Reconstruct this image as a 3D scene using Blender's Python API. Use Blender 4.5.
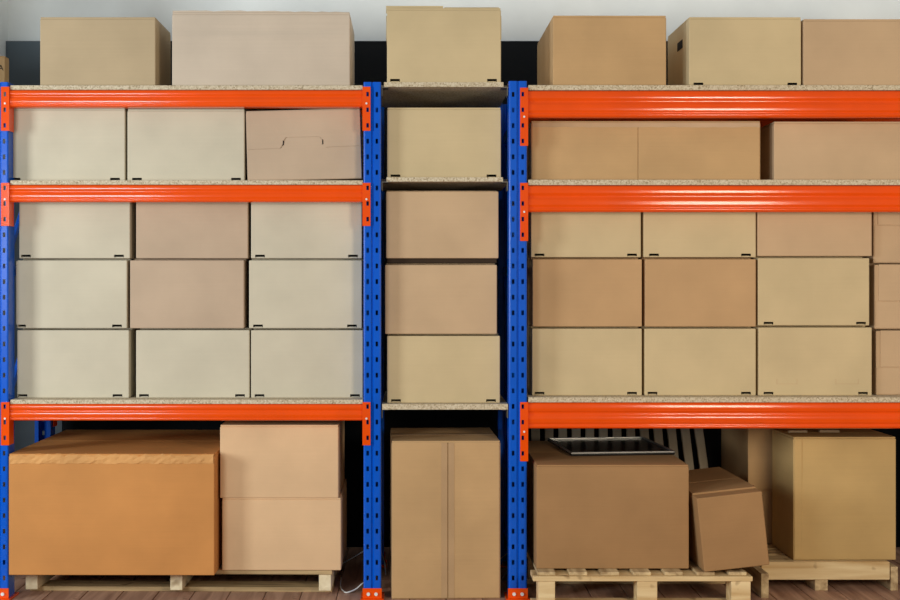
import bpy, bmesh, math, random
from mathutils import Vector, Matrix
random.seed(7)
for o in list(bpy.data.objects): bpy.data.objects.remove(o)
sc = bpy.context.scene
COL = sc.collection

# ------------------------------------------------------------------ camera
D, S, VX, VY, H = 4.2, 0.0034, 410.0, 280.0, 1.088      # distance, m per px at Y=0, principal point, height
cam = bpy.data.cameras.new('camera'); cam.sensor_width = 36.0
cam.lens = 36.0 * (D / S) / 900.0
cam.shift_x = (450.0 - VX) / 900.0; cam.shift_y = -(300.0 - VY) / 900.0
camo = bpy.data.objects.new('camera', cam); COL.objects.link(camo)
camo.location = (0, -D, H); camo.rotation_euler = (math.radians(90), 0, 0)
sc.camera = camo
def P(px, py, Y=0.0):
    s = S * (D + Y) / D
    return (px - VX) * s, H - (py - VY) * s

# ------------------------------------------------------------------ light
w = bpy.data.worlds.new('world'); sc.world = w; w.use_nodes = True
bg = w.node_tree.nodes['Background']
bg.inputs[0].default_value = (0.93, 0.97, 1.0, 1); bg.inputs[1].default_value = 0.22
def area(name, loc, sx, sy, power, col, rot):
    l = bpy.data.lights.new(name, 'AREA'); l.shape = 'RECTANGLE'; l.size = sx; l.size_y = sy
    l.energy = power; l.color = col
    o = bpy.data.objects.new(name, l); COL.objects.link(o); o.location = loc
    o.rotation_euler = rot
    return o
R = math.radians
area('window_daylight', (-4.3, -2.5, 1.5), 0.9, 1.4, 104, (0.90, 0.96, 1.0), (R(90), 0, R(-62)))
area('softbox_lamp', (-1.84, -3.0, H + 0.26), 0.78, 0.90, 38, (0.88, 0.955, 1.0), (R(90), 0, 0))
area('softbox_lamp', (1.78, -3.0, H + 0.26), 0.66, 0.90, 45, (1.0, 0.86, 0.68), (R(90), 0, 0))
area('ceiling_lamp', (1.0, 0.30, 2.95), 3.4, 0.25, 9, (0.96, 0.99, 1.0), (R(24), 0, 0))
vs = sc.view_settings
vs.view_transform = 'Standard'; vs.look = 'None'; vs.gamma = 1.0; vs.use_curve_mapping = False
vs.exposure = 0.12

# ------------------------------------------------------------------ materials
def lin(c):
    return tuple(((v/255.0)/12.92 if v/255.0 <= 0.04045 else ((v/255.0+0.055)/1.055)**2.4) for v in c) + (1.0,)
MATS = {}
def base_mat(name, rough=0.6, spec=0.3):
    m = bpy.data.materials.new(name); m.use_nodes = True
    nt = m.node_tree; b = nt.nodes['Principled BSDF']
    b.inputs['Roughness'].default_value = rough
    b.inputs['Specular IOR Level'].default_value = spec
    MATS[name] = m
    return m, nt, b
def N(nt, t, **kw):
    n = nt.nodes.new(t)
    for k, v in kw.items(): setattr(n, k, v)
    return n
def ramp(nt, fac, stops):
    r = N(nt, 'ShaderNodeValToRGB')
    e = r.color_ramp.elements
    e[0].position, e[0].color = stops[0]; e[1].position, e[1].color = stops[-1]
    for p, c in stops[1:-1]:
        x = e.new(p); x.color = c
    nt.links.new(fac, r.inputs[0]); return r
def scale(c, k): return tuple(v*k for v in c[:3]) + (1,)
def cardboard(name, rgb, var=0.10, streak=0.5):
    m, nt, b = base_mat(name, 0.72, 0.22)
    tc = N(nt, 'ShaderNodeTexCoord'); mp = N(nt, 'ShaderNodeMapping')
    oi = N(nt, 'ShaderNodeObjectInfo')
    off = N(nt, 'ShaderNodeVectorMath', operation='SCALE')
    nt.links.new(oi.outputs['Location'], off.inputs[0]); off.inputs['Scale'].default_value = 7.3
    nt.links.new(off.outputs[0], mp.inputs['Location'])
    nt.links.new(tc.outputs['Object'], mp.inputs['Vector'])
    n1 = N(nt, 'ShaderNodeTexNoise'); n1.inputs['Scale'].default_value = 5.0; n1.inputs['Detail'].default_value = 4
    nt.links.new(mp.outputs[0], n1.inputs['Vector'])
    mp2 = N(nt, 'ShaderNodeMapping'); mp2.inputs['Scale'].default_value = (3.0, 3.0, 260.0)
    nt.links.new(tc.outputs['Object'], mp2.inputs['Vector'])
    n2 = N(nt, 'ShaderNodeTexNoise'); n2.inputs['Scale'].default_value = 1.0; n2.inputs['Detail'].default_value = 2
    nt.links.new(mp2.outputs[0], n2.inputs['Vector'])
    n3 = N(nt, 'ShaderNodeTexNoise'); n3.inputs['Scale'].default_value = 160.0
    nt.links.new(tc.outputs['Object'], n3.inputs['Vector'])
    c = lin(rgb)
    r1 = ramp(nt, n1.outputs[0], [(0.25, scale(c, 1-var)), (0.75, scale(c, 1+var*0.7))])
    mx = N(nt, 'ShaderNodeMix', data_type='RGBA', blend_type='MULTIPLY')
    r2 = ramp(nt, n2.outputs[0], [(0.3, (1-0.035*streak,)*3+(1,)), (0.7, (1,1,1,1))])
    mx.inputs[0].default_value = 1.0
    nt.links.new(r1.outputs[0], mx.inputs[6]); nt.links.new(r2.outputs[0], mx.inputs[7])
    nt.links.new(mx.outputs[2], b.inputs['Base Color'])
    ad = N(nt, 'ShaderNodeMath', operation='ADD')
    nt.links.new(n2.outputs[0], ad.inputs[0]); nt.links.new(n3.outputs[0], ad.inputs[1])
    bp = N(nt, 'ShaderNodeBump'); bp.inputs['Strength'].default_value = 0.05; bp.inputs['Distance'].default_value = 0.003
    nt.links.new(ad.outputs[0], bp.inputs['Height']); nt.links.new(bp.outputs[0], b.inputs['Normal'])
    return m
cardboard('cream', (202, 192, 168))
cardboard('cream_warm', (204, 183, 142))
cardboard('tan', (198, 168, 132))
cardboard('tan_pink', (190, 166, 140))
cardboard('tan_dull', (192, 155, 112))
cardboard('kraft', (194, 158, 112), 0.12, 0.8)
cardboard('kraft_grey', (184, 162, 128), 0.10, 0.8)
cardboard('tan_warm', (220, 184, 142))
cardboard('pinkish', (200, 183, 162), 0.10, 0.8)
cardboard('orange_kraft', (200, 138, 76), 0.12, 1.0)
cardboard('orange_kraft_pale', (214, 158, 96), 0.16, 1.0)
cardboard('brown_kraft', (164, 126, 84), 0.12, 1.0)
cardboard('olive_kraft', (198, 166, 110), 0.12, 0.8)
def plain(name, rgb, rough, spec=0.4, metal=0.0, coat=0.0, noise=0.0):
    m, nt, b = base_mat(name, rough, spec)
    b.inputs['Metallic'].default_value = metal
    b.inputs['Coat Weight'].default_value = coat; b.inputs['Coat Roughness'].default_value = 0.12
    tc = N(nt, 'ShaderNodeTexCoord')
    n = N(nt, 'ShaderNodeTexNoise'); n.inputs['Scale'].default_value = 9.0; n.inputs['Detail'].default_value = 5
    nt.links.new(tc.outputs['Object'], n.inputs['Vector'])
    c = lin(rgb); k = max(noise, 0.03)
    r = ramp(nt, n.outputs[0], [(0.3, scale(c, 1-k)), (0.7, scale(c, 1+k))])
    nt.links.new(r.outputs[0], b.inputs['Base Color'])
    return m
plain('orange_paint', (236, 80, 4), 0.14, 0.45, noise=0.05)
plain('blue_paint', (0, 86, 198), 0.24, 0.4, noise=0.06)
plain('white_paint', (226, 229, 226), 0.8, 0.2)
plain('grey_paint', (92, 102, 108), 0.7, 0.2)
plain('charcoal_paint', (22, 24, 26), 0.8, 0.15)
plain('steel', (170, 170, 165), 0.35, 0.5, metal=0.9)
plain('galvanised', (120, 116, 108), 0.45, 0.5, metal=0.7)
plain('black_gloss', (8, 8, 10), 0.2, 0.5)
plain('white_plastic', (228, 228, 222), 0.4, 0.4)
plain('grey_cable', (120, 130, 140), 0.5, 0.3)
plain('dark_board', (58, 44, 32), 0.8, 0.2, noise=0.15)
plain('tape', (178, 146, 108), 0.35, 0.4, noise=0.08)
plain('pale_tape', (206, 180, 140), 0.35, 0.4, noise=0.12)
plain('ink_and_gap_shade', (22, 20, 20), 0.7, 0.2)  # printed letters, and the painted shade of hand hole and slits
plain('slat_paint', (168, 156, 134), 0.7, 0.2, noise=0.08)
def chip():
    m, nt, b = base_mat('chipboard', 0.85, 0.15)
    tc = N(nt, 'ShaderNodeTexCoord')
    v = N(nt, 'ShaderNodeTexVoronoi'); v.inputs['Scale'].default_value = 240
    n = N(nt, 'ShaderNodeTexNoise'); n.inputs['Scale'].default_value = 160; n.inputs['Detail'].default_value = 3
    nt.links.new(tc.outputs['Object'], v.inputs['Vector']); nt.links.new(tc.outputs['Object'], n.inputs['Vector'])
    mx = N(nt, 'ShaderNodeMix', data_type='RGBA'); mx.inputs[0].default_value = 0.5
    nt.links.new(v.outputs['Color'], mx.inputs[6]); nt.links.new(n.outputs[0], mx.inputs[7])
    bw = N(nt, 'ShaderNodeRGBToBW'); nt.links.new(mx.outputs[2], bw.inputs[0])
    r = ramp(nt, bw.outputs[0], [(0.2, lin((138, 118, 90))), (0.42, lin((192, 176, 146))), (0.7, lin((216, 204, 178)))])
    nt.links.new(r.outputs[0], b.inputs['Base Color'])
    bp = N(nt, 'ShaderNodeBump'); bp.inputs['Strength'].default_value = 0.3; bp.inputs['Distance'].default_value = 0.002
    nt.links.new(bw.outputs[0], bp.inputs['Height']); nt.links.new(bp.outputs[0], b.inputs['Normal'])
chip()
def wood(name, dark, light, axis, rough=0.7):
    m, nt, b = base_mat(name, rough, 0.25)
    tc = N(nt, 'ShaderNodeTexCoord'); mp = N(nt, 'ShaderNodeMapping')
    oi = N(nt, 'ShaderNodeObjectInfo'); off = N(nt, 'ShaderNodeMath', operation='MULTIPLY'); off.inputs[1].default_value = 11.0
    nt.links.new(oi.outputs['Random'], off.inputs[0])
    sc_ = [22.0]*3; sc_[axis] = 1.6; mp.inputs['Scale'].default_value = sc_
    nt.links.new(tc.outputs['Object'], mp.inputs['Vector'])
    ad = N(nt, 'ShaderNodeVectorMath', operation='ADD')
    nt.links.new(mp.outputs[0], ad.inputs[0]); nt.links.new(off.outputs[0], ad.inputs[1])
    n = N(nt, 'ShaderNodeTexNoise'); n.inputs['Scale'].default_value = 1.5; n.inputs['Detail'].default_value = 6
    n.inputs['Distortion'].default_value = 0.8
    nt.links.new(ad.outputs[0], n.inputs['Vector'])
    k = N(nt, 'ShaderNodeTexNoise'); k.inputs['Scale'].default_value = 14.0; k.inputs['Detail'].default_value = 2
    nt.links.new(tc.outputs['Object'], k.inputs['Vector'])
    r = ramp(nt, n.outputs[0], [(0.3, lin(dark)), (0.7, lin(light))])
    rk = ramp(nt, k.outputs[0], [(0.26, (0.35, 0.27, 0.2, 1)), (0.36, (1, 1, 1, 1))])
    mx = N(nt, 'ShaderNodeMix', data_type='RGBA', blend_type='MULTIPLY'); mx.inputs[0].default_value = 1.0
    nt.links.new(r.outputs[0], mx.inputs[6]); nt.links.new(rk.outputs[0], mx.inputs[7])
    nt.links.new(mx.outputs[2], b.inputs['Base Color'])
    bp = N(nt, 'ShaderNodeBump'); bp.inputs['Strength'].default_value = 0.25; bp.inputs['Distance'].default_value = 0.003
    nt.links.new(n.outputs[0], bp.inputs['Height']); nt.links.new(bp.outputs[0], b.inputs['Normal'])
wood('pine_x', (198, 164, 112), (232, 208, 160), 0)
wood('pine_y', (188, 152, 104), (226, 198, 150), 1)
wood('pale_pine_y', (214, 196, 156), (240, 226, 192), 1)
wood('old_pine_x', (128, 104, 72), (206, 178, 130), 0)
wood('old_pine_y', (150, 122, 86), (222, 198, 152), 1)
wood('floor_oak', (146, 108, 88), (194, 154, 128), 1, 0.45)

# ------------------------------------------------------------------ mesh helpers
def box(bm, x0, x1, y0, y1, z0, z1, bev=0.0, seg=1):
    g = bmesh.ops.create_cube(bm, size=1.0)['verts']
    for v in g:
        v.co = Vector((x0 + (v.co.x+.5)*(x1-x0), y0 + (v.co.y+.5)*(y1-y0), z0 + (v.co.z+.5)*(z1-z0)))
    if bev:
        es = list({e for v in g for e in v.link_edges})
        bmesh.ops.bevel(bm, geom=es, offset=bev, segments=seg, profile=0.5, affect='EDGES')
def prism(bm, pts, y0, y1):
    """polygon of (x, z) points extruded between y0 (front) and y1"""
    a = [bm.verts.new((x, y0, z)) for x, z in pts]; b_ = [bm.verts.new((x, y1, z)) for x, z in pts]
    n = len(pts)
    bm.faces.new(a); bm.faces.new(b_[::-1])
    for i in range(n): bm.faces.new((a[i], b_[i], b_[(i+1) % n], a[(i+1) % n]))
    bmesh.ops.recalc_face_normals(bm, faces=bm.faces)
def tube(bm, pts, r, n=8):
    pts = [Vector(p) for p in pts]
    rings = []
    for i, p in enumerate(pts):
        t = (pts[min(i+1, len(pts)-1)] - pts[max(i-1, 0)]).normalized()
        u = t.orthogonal().normalized() if abs(t.z) > .9 else t.cross(Vector((0, 0, 1))).normalized()
        v = t.cross(u)
        rings.append([bm.verts.new(p + r*(math.cos(2*math.pi*k/n)*u + math.sin(2*math.pi*k/n)*v)) for k in range(n)])
    for a, b_ in zip(rings, rings[1:]):
        for k in range(n): bm.faces.new((a[k], a[(k+1) % n], b_[(k+1) % n], b_[k]))
    bm.faces.new(rings[0][::-1]); bm.faces.new(rings[-1])
    bmesh.ops.recalc_face_normals(bm, faces=bm.faces)
def cyl(bm, c, axis, r, h, n=12):
    tube(bm, [Vector(c) - Vector(axis)*h/2, Vector(c) + Vector(axis)*h/2], r, n)
def mesh_of(bm, name, smooth=False):
    me = bpy.data.meshes.new(name); bm.to_mesh(me); bm.free()
    if smooth:
        for p in me.polygons: p.use_smooth = True
    return me
def obj(name, bm, mat, parent=None, smooth=False):
    me = mesh_of(bm, name, smooth) if isinstance(bm, bmesh.types.BMesh) else bm
    if not me.materials: me.materials.append(MATS[mat])
    o = bpy.data.objects.new(name, me); COL.objects.link(o)
    if parent is not None: o.parent = parent
    return o
def wpart(name, bm, mat, root, parent=None, smooth=False):
    """part drawn in world coordinates under an unrotated root"""
    bmesh.ops.translate(bm, vec=-root.location, verts=bm.verts)
    return obj(name, bm, mat, parent or root, smooth)
def tag(o, label, cat, group=None):
    o['label'] = label; o['category'] = cat
    if group: o['group'] = group
    return o
def thing(name, label, cat, loc, group=None, rot=(0, 0, 0)):
    o = bpy.data.objects.new(name, None); COL.objects.link(o); o.empty_display_size = 0.05
    o.location = loc; o.rotation_euler = rot
    return tag(o, label, cat, group)
def struct(name, bm, mat):
    o = obj(name, bm, mat); o['kind'] = 'structure'; return o

# ------------------------------------------------------------------ the room
WALL = 0.86
bm = bmesh.new(); box(bm, -3.2, 3.4, -5.5, WALL+.1, -0.10, -0.012); floor = struct('floor', bm, 'charcoal_paint')
pw, pl = 0.125, 1.3
bm = bmesh.new(); box(bm, 0, pw-.0025, 0, pl-.0025, -0.012, 0, 0.0015); plank_me = mesh_of(bm, 'plank'); plank_me.materials.append(MATS['floor_oak'])
i = 0
x = -1.75
while x < 2.6:
    y = -1.9 - (i % 3)*0.43
    while y < WALL - 0.02:
        if y + pl > WALL:                                # last plank of a row is cut to the wall
            L = WALL - 0.004 - y
            b2 = bmesh.new(); box(b2, 0, pw-.0025, 0, L, -0.012, 0, 0.0015)
            p = obj('plank', b2, 'floor_oak', floor)
        else:
            p = obj('plank', plank_me, 'floor_oak', floor)
        p.location = (x, y, 0)
        y += pl
    x += pw; i += 1
bm = bmesh.new(); box(bm, -1.80, 3.4, WALL, WALL+.12, -0.012, 3.0); struct('wall_back', bm, 'white_paint')
CX = P(8, 41, WALL)[0]                                   # inner corner with the left return wall
bm = bmesh.new(); box(bm, CX-.12, CX, 0.10, WALL, -0.012, 3.0); struct('wall_left', bm, 'white_paint')
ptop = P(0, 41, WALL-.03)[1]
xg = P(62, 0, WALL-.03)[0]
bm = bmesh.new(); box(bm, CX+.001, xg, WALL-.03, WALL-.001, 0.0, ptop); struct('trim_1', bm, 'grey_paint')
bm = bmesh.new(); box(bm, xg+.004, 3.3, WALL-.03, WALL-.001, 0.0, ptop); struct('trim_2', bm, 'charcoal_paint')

# ------------------------------------------------------------------ racks
RD = 0.56                                                # rack depth
HOLE0 = P(0, 578)[1]; PITCH = 15.6*S
def upright_bm(x0, wd, ztop, yf, flip=False):
    k = wd/0.060
    prof = [(0.014, .066), (0, .066), (0, .005), (.0015, .0015), (.005, 0), (.010, 0), (.0185, 0), (.0255, 0), (.0285, .006),
            (.0305, .006), (.0365, 0), (.0415, 0), (.050, 0), (.055, 0), (.0585, .0015), (.060, .005), (.060, .066), (.046, .066)]
    prof = [(x0 + a*k, (yf + b_) if not flip else (yf - b_)) for a, b_ in prof]
    zs = [0.006]; hz = HOLE0; rows = []
    while hz + .02 < ztop:
        rows.append(len(zs)); zs += [hz-.008, hz+.008]; hz += PITCH
    zs.append(ztop)
    bm = bmesh.new()
    V = [[bm.verts.new((x, y, z)) for x, y in prof] for z in zs]
    rs = set(rows)
    for r in range(len(zs)-1):
        for c in range(len(prof)-1):
            if r in rs and c in (5, 11): continue
            bm.faces.new((V[r][c], V[r][c+1], V[r+1][c+1], V[r+1][c]))
    bmesh.ops.recalc_face_normals(bm, faces=bm.faces)
    # give the sheet its thickness
    geo = bmesh.ops.solidify(bm, geom=list(bm.faces), thickness=0.0018)
    return bm
def frame(rack, px0, px1, pyt, mirror=False):
    x0, _ = P(px0, 0); x1, _ = P(px1, 0); zt = P(0, pyt)[1]
    for yf, fl in ((0.0, False), (RD, True)):
        u = wpart('upright', upright_bm(x0, x1-x0, zt, yf, fl), 'blue_paint', rack)
        ya, yb = (-.006, .074) if not fl else (RD-.074, RD+.006)
        b2 = bmesh.new(); box(b2, x0-.010, x1+.010, ya-.012, yb+.012, 0, .006, .001)
        yy = (-.006, -.002) if not fl else (RD+.002, RD+.006)
        box(b2, x0-.003, x1+.003, yy[0], yy[1], .006, P(0, 588)[1], .001)
        wpart('foot_plate', b2, 'orange_paint', rack, u)
        for q in (.28, .72):
            b3 = bmesh.new(); cyl(b3, (x0+(x1-x0)*q, yy[0]-.002 if not fl else yy[1]+.002, .022), (0, 1, 0), .006, .006, 8)
            wpart('bolt', b3, 'white_plastic', rack, u)
    xm = (x0+x1)/2
    zz = [0.12, 0.62, 1.12, 1.62]
    for z in zz:
        b2 = bmesh.new(); box(b2, xm-.014, xm+.014, .067, RD-.067, z-.018, z+.018, .002); wpart('brace', b2, 'blue_paint', rack)
    for a, b_ in zip(zz[1:], zz[2:]):
        b2 = bmesh.new(); tube(b2, [(xm, .07, a+.03), (xm, RD-.07, b_-.03)], .011, 6); wpart('brace', b2, 'blue_paint', rack)
def beam_profile(h):
    if h > .075:
        pts = [(0, .016), (.003, .003), (.008, 0), (.026, 0), (.030, .001), (.033, .005), (.042, .005), (.046, .001), (.050, 0), (.066, 0),
               (.070, .001), (.073, .004), (.076, .004), (.079, .001), (.083, .001), (.0875, .004), (.090, .012)]
        k = h/.090
    else:
        pts = [(0, .014), (.002, .003), (.006, 0), (.015, 0), (.018, .001), (.021, .004), (.026, .004), (.029, .001), (.032, 0), (.042, 0),
               (.045, .001), (.0475, .0035), (.050, .001), (.053, .001), (.056, .004), (.058, .012)]
        k = h/.058
    return [(a*k, b_) for a, b_ in pts]
BT = 0.044                                               # beam thickness front to back
def beam_bm(x0, x1, zt, h, yf, flip=False):
    sg = -1 if flip else 1
    pr = [(yf + sg*y, zt - d) for d, y in beam_profile(h)]
    pr += [(yf + sg*BT, zt-h), (yf + sg*BT, zt)]
    bm = bmesh.new()
    a = [bm.verts.new((x0, y, z)) for y, z in pr]; b_ = [bm.verts.new((x1, y, z)) for y, z in pr]
    n = len(pr)
    bm.faces.new([bm.verts.new(v.co) for v in a]); bm.faces.new([bm.verts.new(v.co) for v in b_[::-1]])
    for i in range(n):
        f = bm.faces.new((a[i], b_[i], b_[(i+1) % n], a[(i+1) % n]))
        f.smooth = i < n-3
    bmesh.ops.recalc_face_normals(bm, faces=bm.faces)
    return bm
def plate_with_holes(xa, xb, z0, z1, y0, y1, hx):
    """connector plate with punched slots"""
    bm = bmesh.new()
    xs = [xa, hx[0], hx[1], xb]
    zs = [z0]; rows = set(); c = HOLE0
    while c < z1 - .010:                               # slots line up with the post's holes
        if c > z0 + .010: rows.add(len(zs)); zs += [c-.0075, c+.0075]
        c += PITCH
    zs.append(z1)
    for r in range(len(zs)-1):
        for c in range(3):
            if r in rows and c == 1: continue
            bm.faces.new([bm.verts.new((x, y0, z)) for x, z in ((xs[c], zs[r]), (xs[c+1], zs[r]), (xs[c+1], zs[r+1]), (xs[c], zs[r+1]))])
    bmesh.ops.remove_doubles(bm, verts=bm.verts, dist=1e-5)
    bmesh.ops.recalc_face_normals(bm, faces=bm.faces)
    g = bmesh.ops.extrude_face_region(bm, geom=list(bm.faces))
    bmesh.ops.translate(bm, vec=(0, y1-y0, 0), verts=[e for e in g['geom'] if isinstance(e, bmesh.types.BMVert)])
    bmesh.ops.recalc_face_normals(bm, faces=bm.faces)
    return bm
def level(rack, pxa, pxb, cona, conb, py_board, py_top, py_bot, py_con, nh):
    """one shelf level: front + rear beams with end connectors and the chipboard on top.
    cona / conb: px spans of the connector plates, or None"""
    xa, zt = P(pxa, py_top); xb, zb = P(pxb, py_bot); h = zt-zb
    zc0 = P(0, py_con[1])[1]; zc1 = P(0, py_con[0])[1]
    for yf, fl in ((0.0, False), (RD, True)):
        bmx = beam_bm(xa, xb, zt, h, yf, fl)
        bo = wpart('beam', bmx, 'orange_paint', rack)
        for cs, side in ((cona, -1), (conb, 1)):
            if cs is None: continue
            ca, cb = P(cs[0], 0)[0], P(cs[1], 0)[0]; hx = (P(cs[2], 0)[0], P(cs[2]+2.5, 0)[0])
            y0, y1 = (-.006, -.002) if not fl else (RD+.002, RD+.006)
            cm = plate_with_holes(ca, cb, zc0, zc1, y0, y1, hx)
            # flange that runs back beside the post
            xi = cb if side < 0 else ca
            x2 = xi-.0035 if side < 0 else xi
            box(cm, x2, x2+.0035, min(y0, RD-.04) if fl else y1, RD+.002 if fl else .045, zc0, zc1)
            wpart('connector', cm, 'orange_paint', rack, bo)
            pm = bmesh.new(); cyl(pm, ((ca+cb)/2, y0-.001 if not fl else y1+.001, zc0 + (zc1-zc0)*(.5 if nh == 4 else .62)), (0, 1, 0), .0036, .003, 8)
            wpart('lock_pin', pm, 'white_plastic', rack, bo)
    ztb = P(0, py_board)[1]
    b2 = bmesh.new(); box(b2, xa+.004, xb-.004, .002, RD-.002, zt, ztb, .0008)
    wpart('shelf_board', b2, 'chipboard', rack)
    return ztb
rackA = thing('storage_rack', 'blue and orange steel rack with slimmer beams, three box rows on one shelf', 'storage rack', (P(190, 0)[0], RD/2, 0), 'boltless steel racks')
frame(rackA, -9.5, 8.3, 82); frame(rackA, 363.5, 381, 82)
zA = [level(rackA, 9.0, 364, (1.5, 9.7, 4.0), (362.5, 370.5, 366.4), *l, 3) for l in
      ((85.2, 89.6, 106.8, (87, 131)), (180.3, 184.6, 202, (183, 226)), (399.8, 404, 421, (402, 445)))]
rackB = thing('storage_rack', 'blue and orange steel rack with taller beams, above the black tray', 'storage rack', (P(760, 0)[0], RD/2, 0), 'boltless steel racks')
frame(rackB, 508.8, 527, 81); frame(rackB, 985, 1003, 81)
zB = [level(rackB, 527.2, 985, (520, 528, 521.4), (983.5, 992, 986), *l, 4) for l in
      ((85.0, 90, 117.3, (88, 146)), (179.6, 185, 212, (183, 241)), (397.4, 402.5, 429, (402, 461)))]

# boards between the two racks
def gap_board(label, pxa, pxb, pyt, pyb, yf, yb, mat, wide=True):
    xa, zt = P(pxa, pyt, yf); xb, zb = P(pxb, pyb, yf)
    r = thing('shelf_board', label, 'shelf', ((xa+xb)/2, (yf+yb)/2, zb), 'boards bridging the two racks')
    bm = bmesh.new()
    if wide:   # notched behind the posts
        wx0, wx1 = P(381, 0)[0]-.010, P(508.8, 0)[0]+.006
        pts = [(xa, yf), (xb, yf), (xb, .072), (wx1, .085), (wx1, yb), (wx0, yb), (wx0, .085), (xa, .072)]
    else: pts = [(xa, yf), (xb, yf), (xb, yb), (xa, yb)]
    lo = [bm.verts.new((x, y, zb)) for x, y in pts]; hi = [bm.verts.new((x, y, zt)) for x, y in pts]
    bm.faces.new(lo); bm.faces.new(hi[::-1]); n = len(pts)
    for i in range(n): bm.faces.new((lo[i], hi[i], hi[(i+1) % n], lo[(i+1) % n]))
    bmesh.ops.recalc_face_normals(bm, faces=bm.faces)
    wpart('panel', bm, mat, r)
    for x, s in ((P(381, 0)[0], 1), (P(508.8, 0)[0], -1)):      # angle cleats that carry it
        b2 = bmesh.new()
        xi = x + s*.002
        box(b2, min(xi, xi+s*.0025), max(xi, xi+s*.0025), .010, .066, zb-.030, zb-.0025)
        box(b2, min(xi, xi+s*.022), max(xi, xi+s*.022), .010, .066, zb-.0025, zb)
        wpart('bracket', b2, 'galvanised', r)
    return zt
zC1 = gap_board('chipboard shelf bridging the rack tops, under the cream box with raised lid flaps', 384, 503.5, 82.2, 86.8, .006, .52, 'chipboard')
zC2 = gap_board('chipboard shelf bridging the racks, under the lone cream box with dark underside showing', 386.5, 503, 177.3, 181.5, .006, .44, 'chipboard')
zC3 = gap_board('lowest chipboard shelf bridging the racks, above the tall taped box', 382.2, 508, 404.2, 409.6, .002, .50, 'chipboard', False)

# ------------------------------------------------------------------ cardboard boxes
FL = 0.0065
def carton(label, rect, Y, depth, zb, mat, group=None, slots=None, tabs=False, rz=0.0, ry=0.0, flapgap=.003,
           creases=(), lean=0.0, front=None, name='cardboard_box', htot=None, tape=False, shrug=0.0, openflaps=False, bev=.003, holes=(), jit=.0):
    """rect: px of the front face (left, top, right, bottom) at depth Y"""
    xa, zt = P(rect[0], rect[1], Y); xb, _ = P(rect[2], rect[3], Y)
    wd = xb-xa; ht = htot if htot else zt-zb
    hb = ht-FL                                        # body height, flaps on top
    root = thing(name, label, 'box', ((xa+xb)/2, Y+depth/2, zb), group, (0, ry, rz))
    bm = bmesh.new(); box(bm, -wd/2, wd/2, -depth/2, depth/2, 0, hb, bev, 2)
    ff = min(bm.faces, key=lambda f: f.calc_center_median().y - f.calc_area())
    ff = [f for f in bm.faces if abs(f.normal.y+1) < 1e-4][0]
    ys = ff.calc_center_median().y
    bmesh.ops.delete(bm, geom=[ff], context='FACES_ONLY')
    sl = list(slots or [])
    pxs = S*(D+Y)/D
    tabrects = []
    if tabs:
        for c in tabs:                                # px centre of each lock slot
            cx = P(c, 0, Y)[0]-(xa+xb)/2
            tabrects.append((cx-4.8*pxs, cx+4.8*pxs, .0034, .0034+2.7*pxs))
        sl += tabrects
    u0, u1, v0, v1 = -wd/2+bev, wd/2-bev, bev, hb-bev
    us = sorted({u0, u1, *[s[0] for s in sl], *[s[1] for s in sl], *[u0+(u1-u0)*i/8 for i in range(1, 8)]})
    vs_ = sorted({v0, v1, *[s[2] for s in sl], *[s[3] for s in sl], *[c[0] for c in creases], *[v0+(v1-v0)*i/6 for i in range(1, 6)]})
    rg = random.Random(hash(label) % 1000 if False else sum(map(ord, label)))
    def off(u, v):
        if u in (u0, u1) or v in (v0, v1): return 0.0
        for c in creases:
            if abs(v-c[0]) < 1e-9: return c[1]
        a = (u-u0)/(u1-u0); b_ = (v-v0)/(v1-v0)
        return -shrug*math.sin(math.pi*a)*math.sin(math.pi*b_) + rg.uniform(-jit, jit)
    G = [[bm.verts.new((u, ys + off(u, v), v)) for u in us] for v in vs_]
    for r in range(len(vs_)-1):
        for c in range(len(us)-1):
            mu, mv = (us[c]+us[c+1])/2, (vs_[r]+vs_[r+1])/2
            if any(s[0] < mu < s[1] and s[2] < mv < s[3] for s in sl): continue
            f = bm.faces.new((G[r][c], G[r][c+1], G[r+1][c+1], G[r+1][c])); f.smooth = shrug > 0 or jit > 0
    if lean:
        for v in bm.verts: v.co.y += lean*v.co.z
    bmesh.ops.recalc_face_normals(bm, faces=bm.faces)
    body = obj('body', bm, mat, root)
    for s in tabrects:                                # folded tab end sitting low in its slot
        b2 = bmesh.new(); box(b2, s[0]+.003, s[1]-.003, ys+.0045, ys+.0085, s[2]+.0002, s[2]+(s[3]-s[2])*.22)
        obj('lock_tab', b2, mat, root)
    for h_ in holes:                                  # hand hole in a side: dark plate painted as the shade inside it
        side, y0, y1, z0, z1 = h_
        b2 = bmesh.new(); xs = side*wd/2
        box(b2, min(xs, xs+side*.0012), max(xs, xs+side*.0012), y0, y1, z0, z1, .0004)
        obj('hand_hole_shade', b2, 'ink_and_gap_shade', root)
    if not openflaps:
        for y0, y1 in ((-depth/2+(.06 if htot else .002), -flapgap/2), (flapgap/2, depth/2-.001)):
            b2 = bmesh.new(); box(b2, -wd/2+.0015, wd/2-.0015, y0, y1, hb, ht, .001)
            if lean:
                for v in b2.verts: v.co.y += lean*v.co.z
            obj('flap', b2, mat, root)
        if tape:
            b2 = bmesh.new(); box(b2, -wd/2+.004, wd/2-.004, -.025, .025, ht, ht+.0006); obj('tape', b2, 'tape', root)
    if front: front(root, wd, ht, depth, pxs, (xa+xb)/2, zb, Y)
    root['ht'] = ht
    return root
GT = 'boxes on the rack tops'; G9 = 'nine boxes on the slim-beam rack'; G9B = 'boxes stacked on the tall-beam rack'; GC = 'boxes in the column between the racks'
GM = 'boxes on the second shelves'; GB = 'boxes on the pallets'
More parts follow.
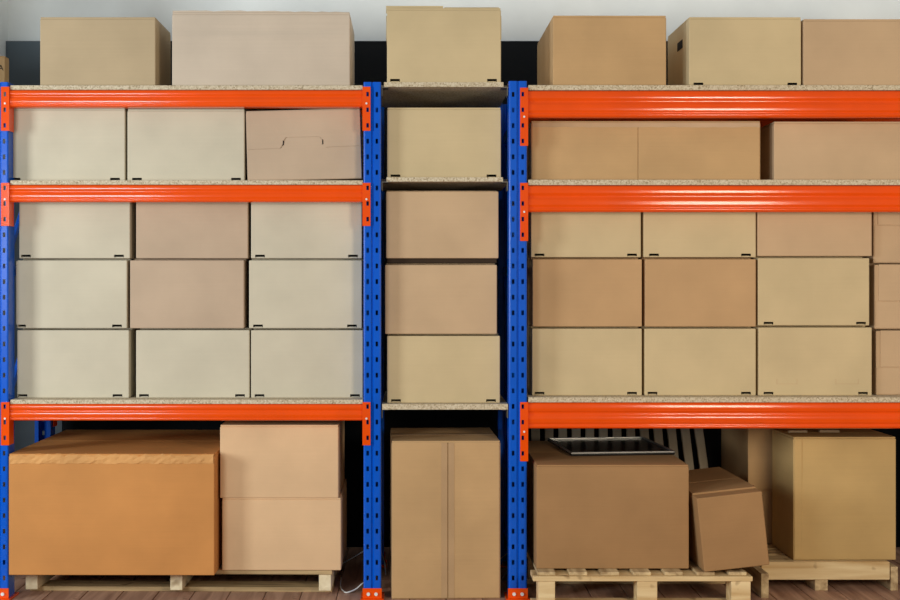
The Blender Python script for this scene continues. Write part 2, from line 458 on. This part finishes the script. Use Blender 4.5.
def front_panels(splits, top=None, gap=.0022, tape=None, mat='kraft', y=.0025):
    """proud front flaps split at px columns"""
    def f(root, wd, ht, depth, pxs, cx, zb, Y):
        xs = [-wd/2+.002] + [P(p, 0, Y)[0]-cx for p in splits] + [wd/2-.002]
        for a, b_ in zip(xs, xs[1:]):
            b2 = bmesh.new(); box(b2, a+gap/2, b_-gap/2, -depth/2-y, -depth/2+.0005, .003, ht-.005, .0012)
            obj('front_flap', b2, mat, root)
        if tape: tape(root, wd, ht, depth, pxs, cx, zb, Y)
    return f
def front_flap_upper(py, mat, y=.003, inset=0.0):
    """upper front flap ending at a horizontal seam"""
    def f(root, wd, ht, depth, pxs, cx, zb, Y):
        zs = P(0, py, Y)[1]-zb
        b2 = bmesh.new(); box(b2, -wd/2+.002+inset, wd/2-.002, -depth/2-y, -depth/2+.0005, zs, ht-.005, .001); obj('front_flap', b2, mat, root)
        b2 = bmesh.new(); box(b2, -wd/2+.002, wd/2-.002, -depth/2-y*.5, -depth/2+.0005, .003, zs-.002, .001); obj('front_flap', b2, mat, root)
    return f

# --- on the top shelves
zt = zA[0]
carton('plain tan box on the slim-beam rack top, beside the wall corner', (40, 17, 155.5, 85), .03, .27, zt, 'kraft_grey', GT)
def ragged(root, wd, ht, depth, pxs, cx, zb, Y):     # torn upper rim
    b2 = bmesh.new(); pts = [(-wd/2+.002, ht)]
    rr = random.Random(5)
    n = 26
    for i in range(n+1): pts.append((-wd/2+.002+(wd-.004)*i/n, ht+.001+rr.random()*.0035 + (.003 if i < 18 else 0)))
    pts.append((wd/2-.002, ht)); prism(b2, pts[::-1], -depth/2+.001, -depth/2+.005); obj('torn_edge', b2, 'pinkish', root)
carton('long pinkish-grey box with torn upper rim on the slim-beam rack top', (172, 12.5, 350, 85), .022, .34, zt, 'pinkish', GT,
       creases=((.178, -.002), (.186, .0015), (.176-.03, -.001)), front=ragged, shrug=.002)
def raised_flaps(root, wd, ht, depth, pxs, cx, zb, Y):
    for a, b_, up, yy in ((-wd/2-.004, -.002, .014, .03), (.002, wd/2-.004, .010, .034)):
        b2 = bmesh.new(); box(b2, a, b_, -depth/2+yy, -depth/2+yy+.004, ht-.012, ht+up, .001); obj('raised_flap', b2, 'cream_warm', root)
    for s in (-1, 1):
        b2 = bmesh.new(); x = s*(wd/2+.0005)
        box(b2, min(x, x+s*.003), max(x, x+s*.003), -depth/2+.03, depth/2-.03, ht-.10, ht-.02, .001); obj('side_flap', b2, 'cream_warm', root)
    b2 = bmesh.new(); box(b2, -wd/2+.003, wd/2-.003, -depth/2+.04, depth/2-.003, ht-.006, ht-.002); obj('lid', b2, 'cream_warm', root)
carton('cream box with raised lid flaps and two lock slots, topping the column between the racks', (387, 8, 501, 82), .015, .32, zC1, 'cream_warm', GC, tabs=(395, 492), front=raised_flaps)
zt = zB[0]
carton('plain tan box with shaded side on the tall-beam rack top, nearest its end post', (552.5, 15.5, 666, 84.5), .03, .50, zt, 'kraft', GT, rz=R(.3))
b_ = carton('cream box with oval hand hole in its side on the tall-beam rack top', (688.5, 17, 801, 84.5), .03, .34, zt, 'cream_warm', GT, tabs=(698, 792),
       holes=((-1, -.075, .005, .150, .180),), rz=R(.4))
carton('plain tan box on the tall-beam rack top, next to the box with hand hole', (803.5, 19, 918, 84.5), .026, .34, zt, 'tan', GT)

# --- second shelves
zt = zA[1]
carton('cream lock-slot box on the slim-beam rack second shelf, against the wall-side post', (7.5, 108, 125, 179), .052, .36, zt, 'cream', GM, tabs=(15.5, 115), )
carton('cream lock-slot box on the slim-beam rack second shelf, middle of three', (127.3, 109, 244.5, 179), .052, .36, zt, 'cream', GM, tabs=(137, 236))
def tuck(root, wd, ht, depth, pxs, cx, zb, Y):
    L = lambda px, py: (P(px, 0, Y)[0]-cx, P(0, py, Y)[1]-zb)
    e = .002
    up = [(-wd/2+e, ht-.005), L(247.5, 149.5), L(281, 149), L(283.2, 146), L(285.6, 140), L(287, 138.3), L(320, 138.3), L(321.8, 139.5), L(324.6, 145.5), L(327, 149), (wd/2-e, L(0, 148.5)[1]), (wd/2-e, ht-.005)]
    up[1] = (-wd/2+e, up[1][1])
    b2 = bmesh.new(); prism(b2, up, -depth/2-.003, -depth/2+.0003); obj('front_flap', b2, 'tan_pink', root)
    lo = [(-wd/2+e, .003), (wd/2-e, .003), (wd/2-e, L(0, 149.2)[1])] + [(x, z-.0022) for x, z in [L(327.5, 149), L(325.5, 145.6)]] + \
         [L(321.2, 139.3), L(319.6, 139.0), L(287.6, 139.0), L(286.6, 140.6)] + [(x, z-.0022) for x, z in [L(283.8, 146.6), L(281.5, 149)]] + [(-wd/2+e, L(0, 150.2)[1])]
    b2 = bmesh.new(); prism(b2, lo, -depth/2-.0022, -depth/2+.0003); obj('front_flap', b2, 'tan_pink', root)
    for px in (284.2, 323.6):
        x, z = L(px, 144)
        b2 = bmesh.new(); prism(b2, [(x-.0015, z-.009), (x+.0022, z-.006), (x+.0026, z+.007), (x-.0006, z+.010)], -depth/2-.0036, -depth/2-.0028); obj('slit_shade', b2, 'ink_and_gap_shade', root)  # dark chip on the flap, painted as the shade in a slit
b_ = carton('slightly tilted pinkish box with tucked-in tongue flap, on the slim-beam rack second shelf', (247.5, 111, 362, 178), .052, .36, zt+.0005, 'tan_pink', GM, front=tuck, ry=R(-1.5))
b_.location.z += .0049
carton('cream lock-slot box alone on a bridging shelf between the racks', (387, 107.5, 501, 177), .045, .34, zC2, 'cream_warm', GC, tabs=(395.5, 491.5))
zt = zB[1]
def longtape(root, wd, ht, depth, pxs, cx, zb, Y):
    rr = random.Random(3); pts = []
    n = 40
    for i in range(n+1): pts.append((-wd/2+.004+(wd-.008)*i/n, ht-.020-rr.random()*.003))
    pts += [(wd/2-.004, ht-.006), (-wd/2+.004, ht-.006)]
    b2 = bmesh.new(); prism(b2, pts, -depth/2-.0034, -depth/2-.0024); obj('tape', b2, 'tape', root)
carton('long brown box with vertical seam and torn tape along its top', (531, 121, 760.5, 179), .052, .40, zt, 'kraft', GM, front=front_panels([638], tape=longtape, mat='kraft'))
carton('tan box on the tall-beam rack second shelf, beside the long seamed box', (774, 121.5, 906, 179), .050, .30, zt, 'tan', GM)

# --- nine boxes on the third shelf of the slim-beam rack
zt = zA[2]; Y9 = .066
cols = [[(17, 129, 'cream', (22.5, 117.5)), (136, 249.5, 'cream', (144, 240)), (251, 363, 'cream', (259.5, 355))],
        [(17, 127, 'cream', (21, 117)), (130, 244, 'tan_pink', None), (249, 362, 'cream', (258, 352))],
        [(19, 130, 'cream', (26, 119)), (136, 248, 'tan_pink', None), (251, 362, 'cream', (260, 353))]]
rows = [(328.3, 'bottom'), (258.4, 'middle'), (189.5, 'top')]
wh = ['by wall-side post', 'centre column', 'by gap-side post']
z = zt
for r, (pt, rn) in enumerate(rows):
    hgt = P(0, pt, Y9)[1]-z
    for c, (a, b_, m, tb) in enumerate(cols[r]):
        kind = 'cream lock-slot box' if tb else 'plain pinkish-tan box'
        carton(f'{kind}, {rn} row of nine on slim-beam rack, {wh[c]}', (a, pt, b_, 0), Y9 + .002*((r+c) % 2), .36, z, m, G9, tabs=tb, htot=hgt)
    z += hgt
# --- column between the racks
zt = zC3
carton('cream lock-slot box at the foot of the three boxes between the racks', (387, 334, 500, 404), .045, .34, zt, 'cream_warm', GC, tabs=(396, 491), htot=P(0, 334, .045)[1]-zt)
z = P(0, 334, .045)[1]
h2 = P(0, 263, .045)[1]-z
carton('plain tan box second from bottom of the column between the racks', (385, 263, 497, 333), .045, .34, z, 'tan', GC, htot=h2)
z += h2
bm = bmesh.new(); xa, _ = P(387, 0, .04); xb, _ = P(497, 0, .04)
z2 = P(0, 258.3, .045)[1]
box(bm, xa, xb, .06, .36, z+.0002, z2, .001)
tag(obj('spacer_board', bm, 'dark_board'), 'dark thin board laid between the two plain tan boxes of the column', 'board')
carton('plain tan box third from bottom of the column between the racks, over the dark board', (386, 189.5, 498.5, 258), .045, .34, z2, 'tan', GC, htot=P(0, 189.5, .045)[1]-z2)

# --- stacked boxes on the tall-beam rack
zt = zB[2]
colsB = [[(532, 642, 'cream_warm', (539.5, 632)), (644.5, 756, 'cream_warm', (652.5, 746)), (758.5, 872, 'cream_warm', (768.5, 863))],
         [(532.5, 642, 'tan_dull', None), (645, 756, 'tan_dull', None), (758, 869.5, 'cream_warm', (768.5, 861))],
         [(531, 641, 'cream_warm', (539.5, 632)), (643.5, 756, 'cream_warm', (654, 746)), (757.6, 872, 'tan', None)]]
wh = ['by end post', 'middle column', 'by flap-seamed boxes']
z = zt
def ghost(root, wd, ht, depth, pxs, cx, zb, Y):
    for a, b_ in ((.16, .34), (.68, .88)):
        x0, x1 = -wd/2+wd*a, -wd/2+wd*b_
        b2 = bmesh.new()
        for bx in ((x0, x1, .040, .0412), (x0, x0+.0012, .040, .058), (x1-.0012, x1, .040, .058)):
            box(b2, bx[0], bx[1], -depth/2-.0005, -depth/2+.0002, bx[2], bx[3])
        obj('score_mark', b2, 'tan', root)
for r, rn in enumerate(('bottom', 'middle', 'top')):
    hgt = P(0, (326.7, 257.3, 190)[r], Y9)[1]-z
    for c, (a, b_, m, tb) in enumerate(colsB[r]):
        kind = 'cream lock-slot box' if tb else 'plain tan box'
        hh = hgt + (.004 if c == 2 and r == 0 else 0) - (.0)
        zz = z + (.004 if c == 2 and r > 0 else 0)
        carton(f'{kind}, {rn} row on tall-beam rack, {wh[c]}', (a, 0, b_, 0), Y9 + .002*((r+c) % 2), .36, zz, m, G9B, tabs=tb, htot=hh,
               front=ghost if (r == 0 and c == 2) else None)
    z += hgt
z = zt
for pt, seam, lx, lab in ((329, 367, 876, 'bottom'), (263, 301, 874.5, 'middle'), (197, 225, 873.5, 'top')):
    hh = P(0, pt, .085)[1]-z
    carton(f'tan box with horizontal flap seam, {lab} of the three stacked past the lock-slot boxes', (lx, pt, lx+108, 0), .085, .33, z, 'tan', G9B, htot=hh,
           front=front_flap_upper(seam, 'tan', inset=.012))
    z += hh

# ------------------------------------------------------------------ pallets
def pallet(label, loc, wx, dy, ht, kind, rz=0.0):
    r = thing('wooden_pallet', label, 'pallet', loc, 'wooden pallets on the floor', (0, 0, rz))
    t = .016
    def pc(name, mat, *a, bev=.0015):
        b2 = bmesh.new(); box(b2, *a, bev); return obj(name, b2, mat, r)
    if kind == 'stringer':          # stringers front to back, deck boards across
        for k in range(3):
            x0 = (0, wx*.475, wx-.042)[k]
            pc('stringer', 'pale_pine_y', x0, x0+.042, .004, dy, t, ht-t)
        for k in range(5):
            y0 = (dy-.09)*k/4
            pc('deck_board', 'old_pine_x', -.006, wx+.004, y0, y0+.09, ht-t, ht)
        for k in range(3):
            y0 = .050 + (dy-.145)*k/2
            pc('bottom_board', 'old_pine_x', 0, wx, y0, y0+.09, 0, t)
    elif kind == 'block':           # blocks, cross boards, deck boards front to back
        for i in range(3):
            for j in range(3):
                x0 = (.018, wx*.47, wx-.078)[i]; y0 = (.0, dy/2-.035, dy-.07)[j]
                pc('block', 'pine_x', x0, x0+(.055, .066, .064)[i], y0, y0+.07, .018, ht-.027)
        for j in range(3):
            y0 = (0.0, dy/2-.045, dy-.09)[j]
            pc('cross_board', 'pine_x', 0, wx-.008, y0-.003, y0+.093, ht-.027, ht-.011)
            pc('bottom_board', 'pine_x', 0, wx-.008, y0-.004, y0+.09, 0, .018)
        for k in range(7):
            x0 = .016 + (wx-.10)*k/6
            pc('deck_board', 'old_pine_y', x0, x0+.060, .012, dy, ht-.011, ht)
    else:                            # deep front rail on stringers
        pc('front_rail', 'pine_x', 0, wx, 0, .022, .039, ht, bev=.002)
        pc('rear_rail', 'pine_x', 0, wx, dy-.022, dy, .039, ht, bev=.002)
        for k in range(3):
            x0 = (-.028, wx*.42, wx+.004)[k]; 
            pc('stringer', 'old_pine_y', x0, x0+.045, -.012 if k == 0 else (.004 if k == 1 else .006), dy-.03, 0, .038 if k == 1 else .06) if k == 1 else \
                pc('stringer', 'old_pine_y', x0, x0+.026, .004 if k == 2 else -.095, dy-.03, 0, ht-.018)
        for k in range(6):
            y0 = .024 + (dy-.13)*k/5
            pc('deck_board', 'old_pine_x', .002, wx-.002, y0, y0+.08, ht-.018, ht)
    return r
xL, _ = P(25, 0, .075); xR, _ = P(331, 0, .055)
HPA = H-(569.6-VY)*S*(1+.062/D)
pallet('worn wooden pallet under the large orange-brown box and two light tan boxes', (xL, .075, 0), xR-xL, .62, HPA, 'stringer', R(-1.1))
YB = -.13; xL, _ = P(533, 0, YB); xR, _ = P(755, 0, YB); HPB = .1225
pallet('block pallet with front-to-back deck boards, under the big brown box with black tray', (xL, YB, 0), xR-xL, .80, HPB, 'block')
xL, _ = P(761.5, 0, .12); xR, _ = P(890, 0, .12); HPC = P(0, 562, .12)[1]
pallet('pallet with a deep pale front rail, under the tall olive-brown box', (xL, .12, 0), xR-xL, .62, HPC, 'rail')

# ------------------------------------------------------------------ boxes at floor level
zf = HPA
def bigband(root, wd, ht, depth, pxs, cx, zb, Y):
    rr = random.Random(9); n = 48; b2 = bmesh.new()      # crushed fold along the upper edge
    R_ = []
    for j, dz in enumerate((-.034, -.031, -.020, -.010, .0)):
        R_.append([b2.verts.new((-wd/2+.003+(wd-.006)*i/n, -depth/2 - ((0, .0022, .0035, .0035, -.004)[j]*(1+rr.uniform(-.5, .6))),
                                 ht + dz + (rr.uniform(-.003, .0025) if j in (1, 2, 3) else (rr.uniform(-.004, .001) if j == 4 else 0)))) for i in range(n+1)])
    for q in range(4):
        for i in range(n): b2.faces.new((R_[q][i], R_[q][i+1], R_[q+1][i+1], R_[q+1][i]))
    bmesh.ops.recalc_face_normals(b2, faces=b2.faces)
    obj('rim_fold', b2, 'orange_kraft_pale', root)
carton('large orange-brown box with crumpled upper rim on the worn pallet', (9.0, 454, 215, 576), -.02, .68, zf, 'orange_kraft', GB, rz=R(-0.3), creases=((.372, -.001),), front=bigband, shrug=.006, jit=.0012)
a = carton('light tan box at the floor of the slim-beam rack, lower of the stacked pair', (222, 498, 341, 570), .05, .40, zf, 'tan_warm', GB)
carton('light tan box at the floor of the slim-beam rack, upper of the stacked pair', (220, 425, 338.5, 497), .048, .40, zf + a['ht'], 'tan_warm', GB)
def centertape(root, wd, ht, depth, pxs, cx, zb, Y):
    xc = P(446.2, 0, Y)[0]-cx
    for a_, b_ in ((xc-.022, xc-.0016), (xc+.0016, xc+.022)):
        b2 = bmesh.new(); box(b2, a_, b_, -depth/2-.0032, -depth/2-.0024, .004, ht-.006); obj('tape', b2, 'tape', root)
carton('tall box with vertical taped seam standing on the floor between the racks', (390, 441, 499, 597), .015, .38, 0.0, 'kraft', None, front=front_panels([446.2], tape=centertape, mat='kraft', gap=.0035), rz=R(1.6), tape=True)
rb = carton('big brown box with a black tray on top, on the block pallet', (536.5, 465, 689, 568), -.07, .62, HPB, 'brown_kraft', GB, shrug=.008, jit=.001, creases=((.030, -.001),))
ZT = HPB + rb['ht']
# black tray
fx0, fx1 = P(562, 0, .17)[0], P(668, 0, .17)[0]
wd, dp = fx1-fx0, .40
t = thing('black_tray', 'shallow glossy black tray with thin silver rim lying on the big brown box', 'tray', ((fx0+fx1)/2 + .006, .145 + dp/2, ZT + .0012), None, (0, 0, R(5.5)))
bm = bmesh.new(); box(bm, -wd/2, wd/2, -dp/2, dp/2, 0, .008, .002); obj('base', bm, 'black_gloss', t)
bm = bmesh.new()
for a4 in ((-wd/2, wd/2, -dp/2, -dp/2+.006), (-wd/2, wd/2, dp/2-.006, dp/2), (-wd/2, -wd/2+.006, -dp/2, dp/2), (wd/2-.006, wd/2, -dp/2, dp/2)):
    box(bm, *a4, .0075, .014, .0015)
obj('rim', bm, 'steel', t)
# tilted small box on the pallet
Yt = -.12; s = S*(D+Yt)/D
wd = 66*s; ht = 76*s; blx, _ = P(703.5, 573, Yt)
ang = R(-6)
cx = blx + (wd/2)*math.cos(ang)
tb = carton('small brown box leaning to one side at the edge of the block pallet', (0, 0, 66, 0), Yt, .50, HPB+.0005, 'brown_kraft', GB, htot=ht, ry=ang, rz=R(1.5))
tb.location = (cx - .004, Yt + .25, HPB + .001 + (wd/2)*math.sin(-ang))
# tall box on the rail pallet
def tallfront(root, wd, ht, depth, pxs, cx, zb, Y):
    b2 = bmesh.new(); box(b2, -wd/2+.003, -wd/2+.030, -depth/2-.0022, -depth/2+.0004, .004, ht-.006, .001); obj('joint_strip', b2, 'olive_kraft', root)
    for px0, px1, up in ((800, 819, .008), (832, 852, .010)):
        b2 = bmesh.new(); box(b2, P(px0, 0, Y)[0]-cx, P(px1, 0, Y)[0]-cx, .00, .02, ht, ht+up, .001); obj('label_scrap', b2, 'pale_tape', root)
carton('tall olive-brown box with a joint strip down its edge on the rail pallet', (793, 437, 896, 560), .15, .25, HPC, 'olive_kraft', GB, front=tallfront, shrug=.004, rz=R(.4))
a = carton('brown box behind the tall olive-brown box, lower of the pair', (750, 489.5, 850, 0), .42, .40, HPC, 'kraft', GB)
carton('brown box behind the tall olive-brown box, upper of the pair, half hidden', (748, 425, 846, 489), .42, .40, HPC + a['ht'], 'kraft', GB)

# ------------------------------------------------------------------ slatted panel behind the boxes
Ys = .775
x0, z430 = P(529, 430, Ys)
sp = thing('slatted_panel', 'pale slatted panel leaning on the dark wall behind the boxes', 'panel', (P(615, 0, Ys)[0], Ys, 0))
n = 13
for k in range(n):
    cxp = 536 + 13.6*k
    xc = P(cxp, 0, Ys)[0] - sp.location.x
    tl = 0.0 if k < 6 else (k-5)*.018
    bm = bmesh.new(); box(bm, -.017, .017, -.010, .010, 0.07, .68, .002)
    o = obj('slat', bm, 'slat_paint', sp); o.location = (xc - tl*(-.50) - 0, 0, 0); o.rotation_euler = (R(-2.5), -tl, 0)
for zz in (.05, .62):
    bm = bmesh.new(); box(bm, P(526, 0, Ys)[0]-sp.location.x, P(712, 0, Ys)[0]-sp.location.x + (.02 if zz < .1 else .0), .013+zz*.044, .030+zz*.044, zz-.05, zz+.02, .002)
    obj('rail', bm, 'slat_paint', sp)

# ------------------------------------------------------------------ small things
def bez(pts, n=14):
    out = []
    P4 = [Vector(p) for p in pts]
    P4 = [P4[0]*2-P4[1]] + P4 + [P4[-1]*2-P4[-2]]
    for i in range(1, len(P4)-2):
        for k in range(n):
            t = k/n; a, b_, c, d = P4[i-1:i+3]
            out.append(.5*((2*b_) + (c-a)*t + (2*a-5*b_+4*c-d)*t*t + (3*b_-a-3*c+d)*t**3))
    out.append(P4[-2]); return out
def pt(px, py, Y):
    x, z = P(px, py, Y); return (x, Y, max(z, .0035))
bm = bmesh.new(); tube(bm, bez([pt(341, 583, .30), pt(340.5, 588.5, .17), pt(344, 592, .10), pt(348, 592.5, .09), pt(356, 589, .10), pt(364, 582.5, .12), pt(374, 578, .2)]), .0026, 8)
tag(obj('power_cable', bm, 'white_plastic', smooth=True), 'white cable looping over the floor by the worn pallet and post foot', 'cable')
bm = bmesh.new(); tube(bm, bez([pt(336, 566, .22), pt(345, 562, .2), pt(364, 551, .16), pt(376, 544, .2), pt(384, 560, .3), (P(386, 0, .34)[0], .34, .003)]), .0018, 8)
tag(obj('thin_cable', bm, 'grey_cable', smooth=True), 'thin dark grey cable rising beside the light tan boxes on the worn pallet', 'cable')
bm = bmesh.new(); tube(bm, bez([pt(499, 560, .18), pt(504, 556, .12), pt(510, 552, .10), pt(515, 556, .11), pt(512, 572, .12), pt(505, 573, .14), (P(500, 0, .18)[0], .18, .003)]), .0012, 6)
tag(obj('thin_wire', bm, 'grey_cable', smooth=True), 'thin wire curling between the tall taped box and the rack post', 'wire')
bm = bmesh.new(); tube(bm, bez([pt(512, 519, .10), pt(508.6, 524, .085), pt(507.8, 533, .08), pt(509, 543, .085), pt(513, 548, .10)]), .0013, 6)
tag(obj('wire_loop', bm, 'white_plastic', smooth=True), 'short pale wire loop hooked on the rack post above the floor', 'wire')

# narrow bridging board and printed box between rack and wall
z0 = P(0, 85.2, 0)[1]
bx1 = P(5, 0, .30)[0]
bm = bmesh.new(); box(bm, CX+.002, P(-9.5, 0)[0]-.006, .16, .52, z0-.016, z0, .001)
tag(obj('corner_shelf', bm, 'chipboard'), 'short chipboard shelf between the slim-beam rack and the wall corner', 'shelf')
zz = P(0, 56, .30)[1]
r = thing('printed_box', 'small brown box with black printed letters in the wall corner', 'box', ((CX+.004+bx1)/2, .40, z0))
wd = bx1-CX-.006
bm = bmesh.new(); box(bm, -wd/2, wd/2, -.10, -.05, 0, zz-z0-.003, .002); obj('body', bm, 'kraft', r)
for ya, yb in ((-.099, -.0755), (-.0745, -.051)):
    bm = bmesh.new(); box(bm, -wd/2+.001, wd/2-.001, ya, yb, zz-z0-.003, zz-z0, .0005); obj('flap', bm, 'kraft', r)
cu = bpy.data.curves.new('lettering', 'FONT'); cu.body = 'PA'; cu.size = .030; cu.extrude = .0004; cu.align_x = 'RIGHT'
to = bpy.data.objects.new('tmp', cu); COL.objects.link(to)
bpy.context.view_layer.update()
me = bpy.data.meshes.new_from_object(to.evaluated_get(bpy.context.evaluated_depsgraph_get()))
bpy.data.objects.remove(to)
me.materials.clear(); me.materials.append(MATS['ink_and_gap_shade'])
lo = bpy.data.objects.new('lettering', me); COL.objects.link(lo); lo.parent = r
lo.location = (wd/2-.004, -.1006, P(0, 70.5, .30)[1]-z0); lo.rotation_euler = (R(90), 0, 0)
